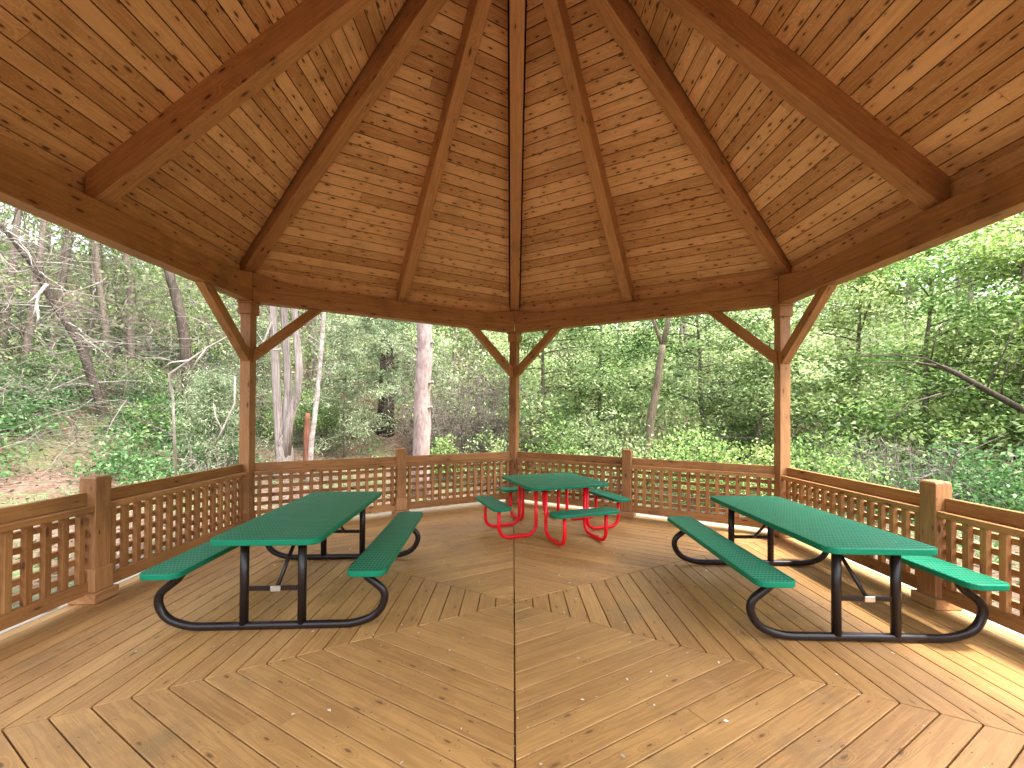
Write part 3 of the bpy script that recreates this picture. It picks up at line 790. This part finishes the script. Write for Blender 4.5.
SH = [(12, 15.5, 1.3, 1.8, 'leaf_low', 'dark leafy bush on the bank at the far left edge'),
      (62, 13.6, 1.0, 1.2, 'leaf_bright', 'broad leaved bush on the bank under the dead limbs'),
      (118, 14.5, 1.2, 1.5, 'leaf', 'blue green bush on the bank below the slim trunk'),
      (160, 12.6, 1.0, 1.3, 'leaf_bright', 'fresh green bush in front of the dark leaning trunk'),
      (222, 11.5, .8, 1.0, 'leaf_low', 'low green bush against the left gazebo post'),
      (690, 10.2, 1.2, 1.7, 'leaf_bright', 'low bright green bush under the railing line left of right post'),
      (738, 9.6, 1.1, 1.5, 'leaf_yellow', 'yellow green bush beside the right gazebo post'),
      (820, 9.6, 1.2, 1.7, 'leaf_bright', 'fresh green bush just right of the right gazebo post'),
      (600, 11.2, 1.3, 2.2, 'leaf', 'grey green bush behind the square table'),
      (556, 11, .9, 1.9, 'leaf_bright', 'small green bush right of the back centre post'),
      (960, 8.6, 1.2, 1.5, 'leaf_low', 'dark green bush behind the right newel post'),
      (1060, 7.6, 1.1, 1.6, 'leaf_low', 'deep green bush at the right edge by the railing'),
      (300, 15, 1.3, 2.0, 'leaf_bright', 'green bush on the slope behind the cedar stems'),
      (338, 16, 1.1, 1.8, 'leaf_bright', 'green bush between white sapling and spruce'),
      (447, 12, .55, 1.3, 'leaf_bright', 'small bright shrub at the foot of the pine'),
      (492, 11.5, .9, 1.5, 'leaf', 'green shrub left of the back centre post')]
for i, (u, d, r, h, lm, lab) in enumerate(SH):
    x, y = P(u, d)
    shrub('shrub', x, y, r, h, M[lm], 300 + i, n=int(60 * max(.6, r * r)), per=34, size=.09, label=lab)
# bare bushes
def bare_bush(u, d, r, h, n, seed, label, mat='twig', leafy=None):
    random.seed(seed); x, y = P(u, d); o = empty('bare_bush', (x, y, H(x, y))); tag(o, label, 'shrub')
    mb = MB(); tips = []
    for i in range(n):
        a = random.uniform(0, 6.283); q = math.sqrt(random.random()) * r
        e = V((math.cos(a) * q * 1.3, math.sin(a) * q, h * random.uniform(.3, 1.05)))
        lp = wig((e.x * .35, e.y * .35, -.1), e, 6, .16, .1); mb.tube(lp, [.014 * (1 - .85 * j / 6) for j in range(7)], 4, cap=False)
        for _ in range(4):
            s = random.randint(2, 5); e2 = lp[s] + V((random.gauss(0, .4), random.gauss(0, .4), random.gauss(-.05, .25)))
            mb.tube(wig(lp[s], e2, 3, .18), [.006, .005, .004, .002], 3, cap=False); tips.append(tuple(e2))
    mb.build('stems', M[mat], o)
    if leafy:
        v, rr = clumps(np.array(tips), 10, (.1, .1, .07), .06); leaf_object('foliage', v, rr, M[leafy], o)
bare_bush(470, 13.5, 1.7, 4.6, 170, 41, 'tall dry grey pink twig bush left of the back centre post', leafy='dry')
bare_bush(440, 16, 1.6, 4.6, 120, 44, 'dry brown bush behind the pine trunk', leafy='dry')
bare_bush(905, 9.2, 1.4, 1.9, 110, 42, 'grey tangle of bare twigs behind the right newel post')
bare_bush(870, 10.4, 1.2, 1.6, 80, 45, 'low bare twig bush over pale ground right of post', leafy='leaf_low')
bare_bush(215, 9.8, .8, 1.7, 22, 43, 'wispy bare bush beside the left gazebo post', 'twig')
# conifer saplings near the left post
for (u, d, h, cr, sd, lab) in ((212, 11.3, 2.7, 1.1, 61, 'pale green spruce sapling on the bank left of left post'),
                               (345, 14.5, 4.8, 1.9, 62, 'pale grey green conifer left of the big spruce'),
                               (262, 14.5, 4.0, 1.4, 63, 'small soft conifer seen between left post and cedar')):
    x, y = P(u, d); conifer('spruce_sapling', x, y, h, .05, cr, .12, M['needle'], M['bark'], sd, lab, nb=30, per=26, size=.12, droop=.3)

# ---- left bank undergrowth (cannot be counted)
def polar_pts(n, az0, az1, r0, r1):
    az = NP.uniform(az0, az1, n); r = np.sqrt(NP.uniform(r0 ** 2, r1 ** 2, n)); return r * np.sin(az), r * np.cos(az), r, az
def undergrowth():
    V_, R_ = [], []
    x, y, r, az = polar_pts(6500, rad(-100), rad(8), 9.5, 24)
    bank = np.clip((r - 10.4 - 1.2 * np.sin(az * 9) - 1.0 * np.sin(az * 23 + 1)) / 2.2, 0, 1)
    right = np.clip((rad(-34) - az) / rad(12), .10, 1)
    patch = np.clip(.55 + .8 * np.sin(x * .9 + 2) * np.sin(y * .8 + x * .35) + .5 * np.sin(x * 2.3 + y * 1.7), .06, 1)
    keep = NP.random(len(x)) < bank * right * patch
    x, y = x[keep], y[keep]; z = hgt(x, y)
    n = len(x); hh = NP.uniform(.12, .95, n)
    for j in range(3):
        cs = np.stack([x + NP.normal(0, .2, n), y + NP.normal(0, .2, n), z + hh * (j + 1) / 3], 1)
        v, rr = clumps(cs, 16, (.17, .17, .09), .11, flat=.45, tone=NP.uniform(.05, .95, n)); V_.append(v); R_.append(rr)
    # low weeds elsewhere
    x, y, r, az = polar_pts(700, rad(-5), rad(105), 6.5, 16); z = hgt(x, y)
    v, rr = clumps(np.stack([x, y, z + .12], 1), 14, (.18, .18, .08), .10, flat=.4); V_.append(v); R_.append(rr)
    x, y, r, az = polar_pts(240, rad(-100), rad(0), 5.5, 10.5); z = hgt(x, y)
    v, rr = clumps(np.stack([x, y, z + .04], 1), 10, (.14, .14, .03), .06, flat=.3); V_.append(v); R_.append(rr)
    o = leaf_object('undergrowth', np.concatenate(V_), np.concatenate(R_), M['leaf_low'])
    tag(o, 'low leafy green ground cover on the forest bank', 'undergrowth', kind='stuff')
undergrowth()
def litter():
    V_, R_ = [], []
    x, y, r, az = polar_pts(9000, rad(-105), rad(100), 4.7, 17); z = hgt(x, y)
    v, rr = leaves('', np.stack([x, y, z + .02], 1), .09 * NP.uniform(.5, 1.4, len(x)), None, NP.random(len(x)), .75, .5)
    o = leaf_object('leaf_litter', v, rr, M['dry']); tag(o, 'dry fallen leaves scattered over the forest floor', 'leaf litter', kind='stuff')
litter()
def brush():
    random.seed(9); mb = MB()
    for i in range(4400):
        az = rad(random.uniform(-92, -20)); r = random.uniform(12.0, 23); x, y = r * math.sin(az), r * math.cos(az)
        if az > rad(-38) and random.random() < .6: continue
        z = H(x, y) + .1 + random.random() ** 1.4 * 7
        L = random.uniform(.6, 2.4); a = random.uniform(0, 6.28); e = V((math.cos(a) * L, math.sin(a) * L, random.gauss(0, .75)))
        p = V((x, y, z)); lp = wig(p - e / 2, p + e / 2, 5, .17, .2); r0 = random.uniform(.005, .015)
        mb.tube(lp, [r0 * (1 - .8 * j / 5) for j in range(6)], 3, cap=False)
        for _ in range(2):
            s = random.randint(1, 4); e2 = lp[s] + V((random.gauss(0, .45), random.gauss(0, .45), random.gauss(-.1, .45)))
            mb.tube(wig(lp[s], e2, 3, .15), [r0 * .5, r0 * .4, r0 * .3, .002], 3, cap=False)
    for i in range(70):                                    # thin upright stems
        az = rad(random.uniform(-88, -22)); r = random.uniform(17.5, 28); x, y = r * math.sin(az), r * math.cos(az); z = H(x, y)
        mb.tube(wig((x, y, z - .2), (x + random.gauss(0, .8), y, z + random.uniform(5, 10)), 6, .05), [.06 * random.uniform(.6, 1.5) * (1 - .7 * j / 6) for j in range(7)], 6, cap=False)
    o = mb.build('brushwood', M['twig']); tag(o, 'grey tangled twigs and thin stems of the left hillside thicket', 'thicket', kind='stuff')
brush()
# ---- the wood behind (one mass)
def woodland():
    V_, R_ = [], []
    def mass(n, az0, az1, r0, r1, top, rough, per, spread, size, t0, t1):
        """outer leaves of a wood whose edge climbs away from the clearing"""
        x, y, r, az = polar_pts(n, rad(az0), rad(az1), r0, r1)
        bulge = 1.1 * np.sin(az * 17 + r * .5) + .8 * np.sin(az * 41 + 2 + r * .9)
        z = hgt(x, y) + np.clip(top(r) + bulge + NP.normal(0, rough, n), .15, None) * NP.uniform(.72, 1.0, n)
        v, rr = clumps(np.stack([x, y, z], 1), per, spread, size, flat=.42, tone=NP.uniform(t0, t1, n)); V_.append(v); R_.append(rr)
    mass(3600, -14, 102, 11.5, 33, lambda r: (r - 10.5) * .40, .8, 64, (.5, .5, .32), .19, .1, .95)
    mass(3600, -100, -10, 17.5, 34, lambda r: (r - 17) * .5 + 1.5, 1.2, 50, (.55, .55, .32), .17, .05, .72)
    mass(7500, -106, 106, 31, 52, lambda r: 9.5 + (r - 33) * .7, 1.6, 40, (1.0, 1.0, .6), .42, .1, .85)
    o = leaf_object('woodland', np.concatenate(V_), np.concatenate(R_), M['leaf']); tag(o, 'dense green wood closing off the view all around', 'woodland', kind='stuff')
    random.seed(21); mb = MB()
    for i in range(150):
        az = rad(random.uniform(-100, 100)); r = random.uniform(17, 40); x, y = r * math.sin(az), r * math.cos(az); z = H(x, y); q = random.uniform(.05, .13)
        mb.tube(wig((x, y, z - .3), (x + random.gauss(0, .7), y + random.gauss(0, .7), z + random.uniform(9, 15)), 7, .03), [q * (1 - .6 * j / 7) for j in range(8)], 7, cap=False)
    t = mb.build('distant_trunks', M['bark'], o)
woodland()
# ---- specks of leaf and bud fluff on the deck
def specks():
    n = 260; x = NP.uniform(-3.4, 3.4, n); y = NP.uniform(-2.6, 3.0, n); k = (np.abs(x) < 3.5) & (np.abs(x) * .5 + y * .866 < 3.5)
    c = np.stack([x, y, np.full(n, .008)], 1)[k]
    v, rr = leaves('', c, .019 * NP.uniform(.5, 1.7, len(c)), None, NP.uniform(.4, 1.2, len(c)), .8, .6)
    o = leaf_object('leaf_debris', v, rr, leafmat('pale_scraps', [(.0, (.2, .15, .1)), (.6, (.5, .44, .36)), (1.0, (.75, .72, .66))], .1)); tag(o, 'tiny pale leaf scraps scattered on the deck boards', 'debris', kind='stuff')
specks()

# ------------------------------------------------------------------ light
SUN_EL, SUN_AZ = rad(67), rad(110)          # azimuth clockwise from straight behind (+y) towards the right (+x)
w = bpy.data.worlds.new('World'); S.world = w; w.use_nodes = True
wn = w.node_tree; wn.nodes.clear()
sky = wn.nodes.new('ShaderNodeTexSky'); sky.sky_type = 'NISHITA'; sky.sun_disc = False
sky.sun_elevation = SUN_EL; sky.sun_rotation = SUN_AZ; sky.air_density = 1.0; sky.dust_density = 3.0; sky.ozone_density = 1.0
hs = wn.nodes.new('ShaderNodeHueSaturation'); hs.inputs['Saturation'].default_value = .4
bg = wn.nodes.new('ShaderNodeBackground'); bg.inputs[1].default_value = .15
wo = wn.nodes.new('ShaderNodeOutputWorld'); wn.links.new(sky.outputs[0], hs.inputs['Color']); wn.links.new(hs.outputs[0], bg.inputs[0]); wn.links.new(bg.outputs[0], wo.inputs[0])
sl = bpy.data.lights.new('sun', 'SUN'); sl.energy = 1.0; sl.angle = rad(5); sl.color = (1, .95, .86)
so = bpy.data.objects.new('sun', sl); COL.objects.link(so)
sd = V((math.sin(SUN_AZ) * math.cos(SUN_EL), math.cos(SUN_AZ) * math.cos(SUN_EL), math.sin(SUN_EL)))
so.rotation_euler = sd.to_track_quat('Z', 'Y').to_euler(); so.location = sd * 30

# ------------------------------------------------------------------ camera
cam = bpy.data.cameras.new('camera'); co = bpy.data.objects.new('camera', cam); COL.objects.link(co)
ya, pi_, ro = -.00193, .00882, -.0058
f0 = V((math.sin(ya), math.cos(ya), 0)); r0 = V((math.cos(ya), -math.sin(ya), 0)); u0 = V((0, 0, 1))
fw = f0 * math.cos(pi_) + u0 * math.sin(pi_); u1 = u0 * math.cos(pi_) - f0 * math.sin(pi_)
r2 = r0 * math.cos(ro) - u1 * math.sin(ro); u2 = r0 * math.sin(ro) + u1 * math.cos(ro)
mt = Matrix((r2, u2, -fw)).transposed().to_4x4(); mt.translation = V((-.00425 * R, -.87897 * R, .38623 * R))
co.matrix_world = mt
cam.sensor_width = 36; cam.lens = 425.555 / 1024 * 36; cam.shift_x = (512 - 512.43) / 1024; cam.shift_y = (410.46 - 384) / 1024
cam.clip_start = .05; cam.clip_end = 1000
S.camera = co
S.view_settings.view_transform = 'Standard'; S.view_settings.look = 'None'; S.view_settings.exposure = 3.28; S.view_settings.gamma = 1
S.view_settings.use_curve_mapping = False
S.render.engine = 'CYCLES'
S.cycles.max_bounces = 10; S.cycles.diffuse_bounces = 6; S.cycles.transmission_bounces = 4; S.cycles.glossy_bounces = 3; S.cycles.transparent_max_bounces = 4
S.cycles.use_denoising = True; S.cycles.sample_clamp_indirect = 8
S.cycles.caustics_reflective = False; S.cycles.caustics_refractive = False
S.render.resolution_x = 1024; S.render.resolution_y = 768
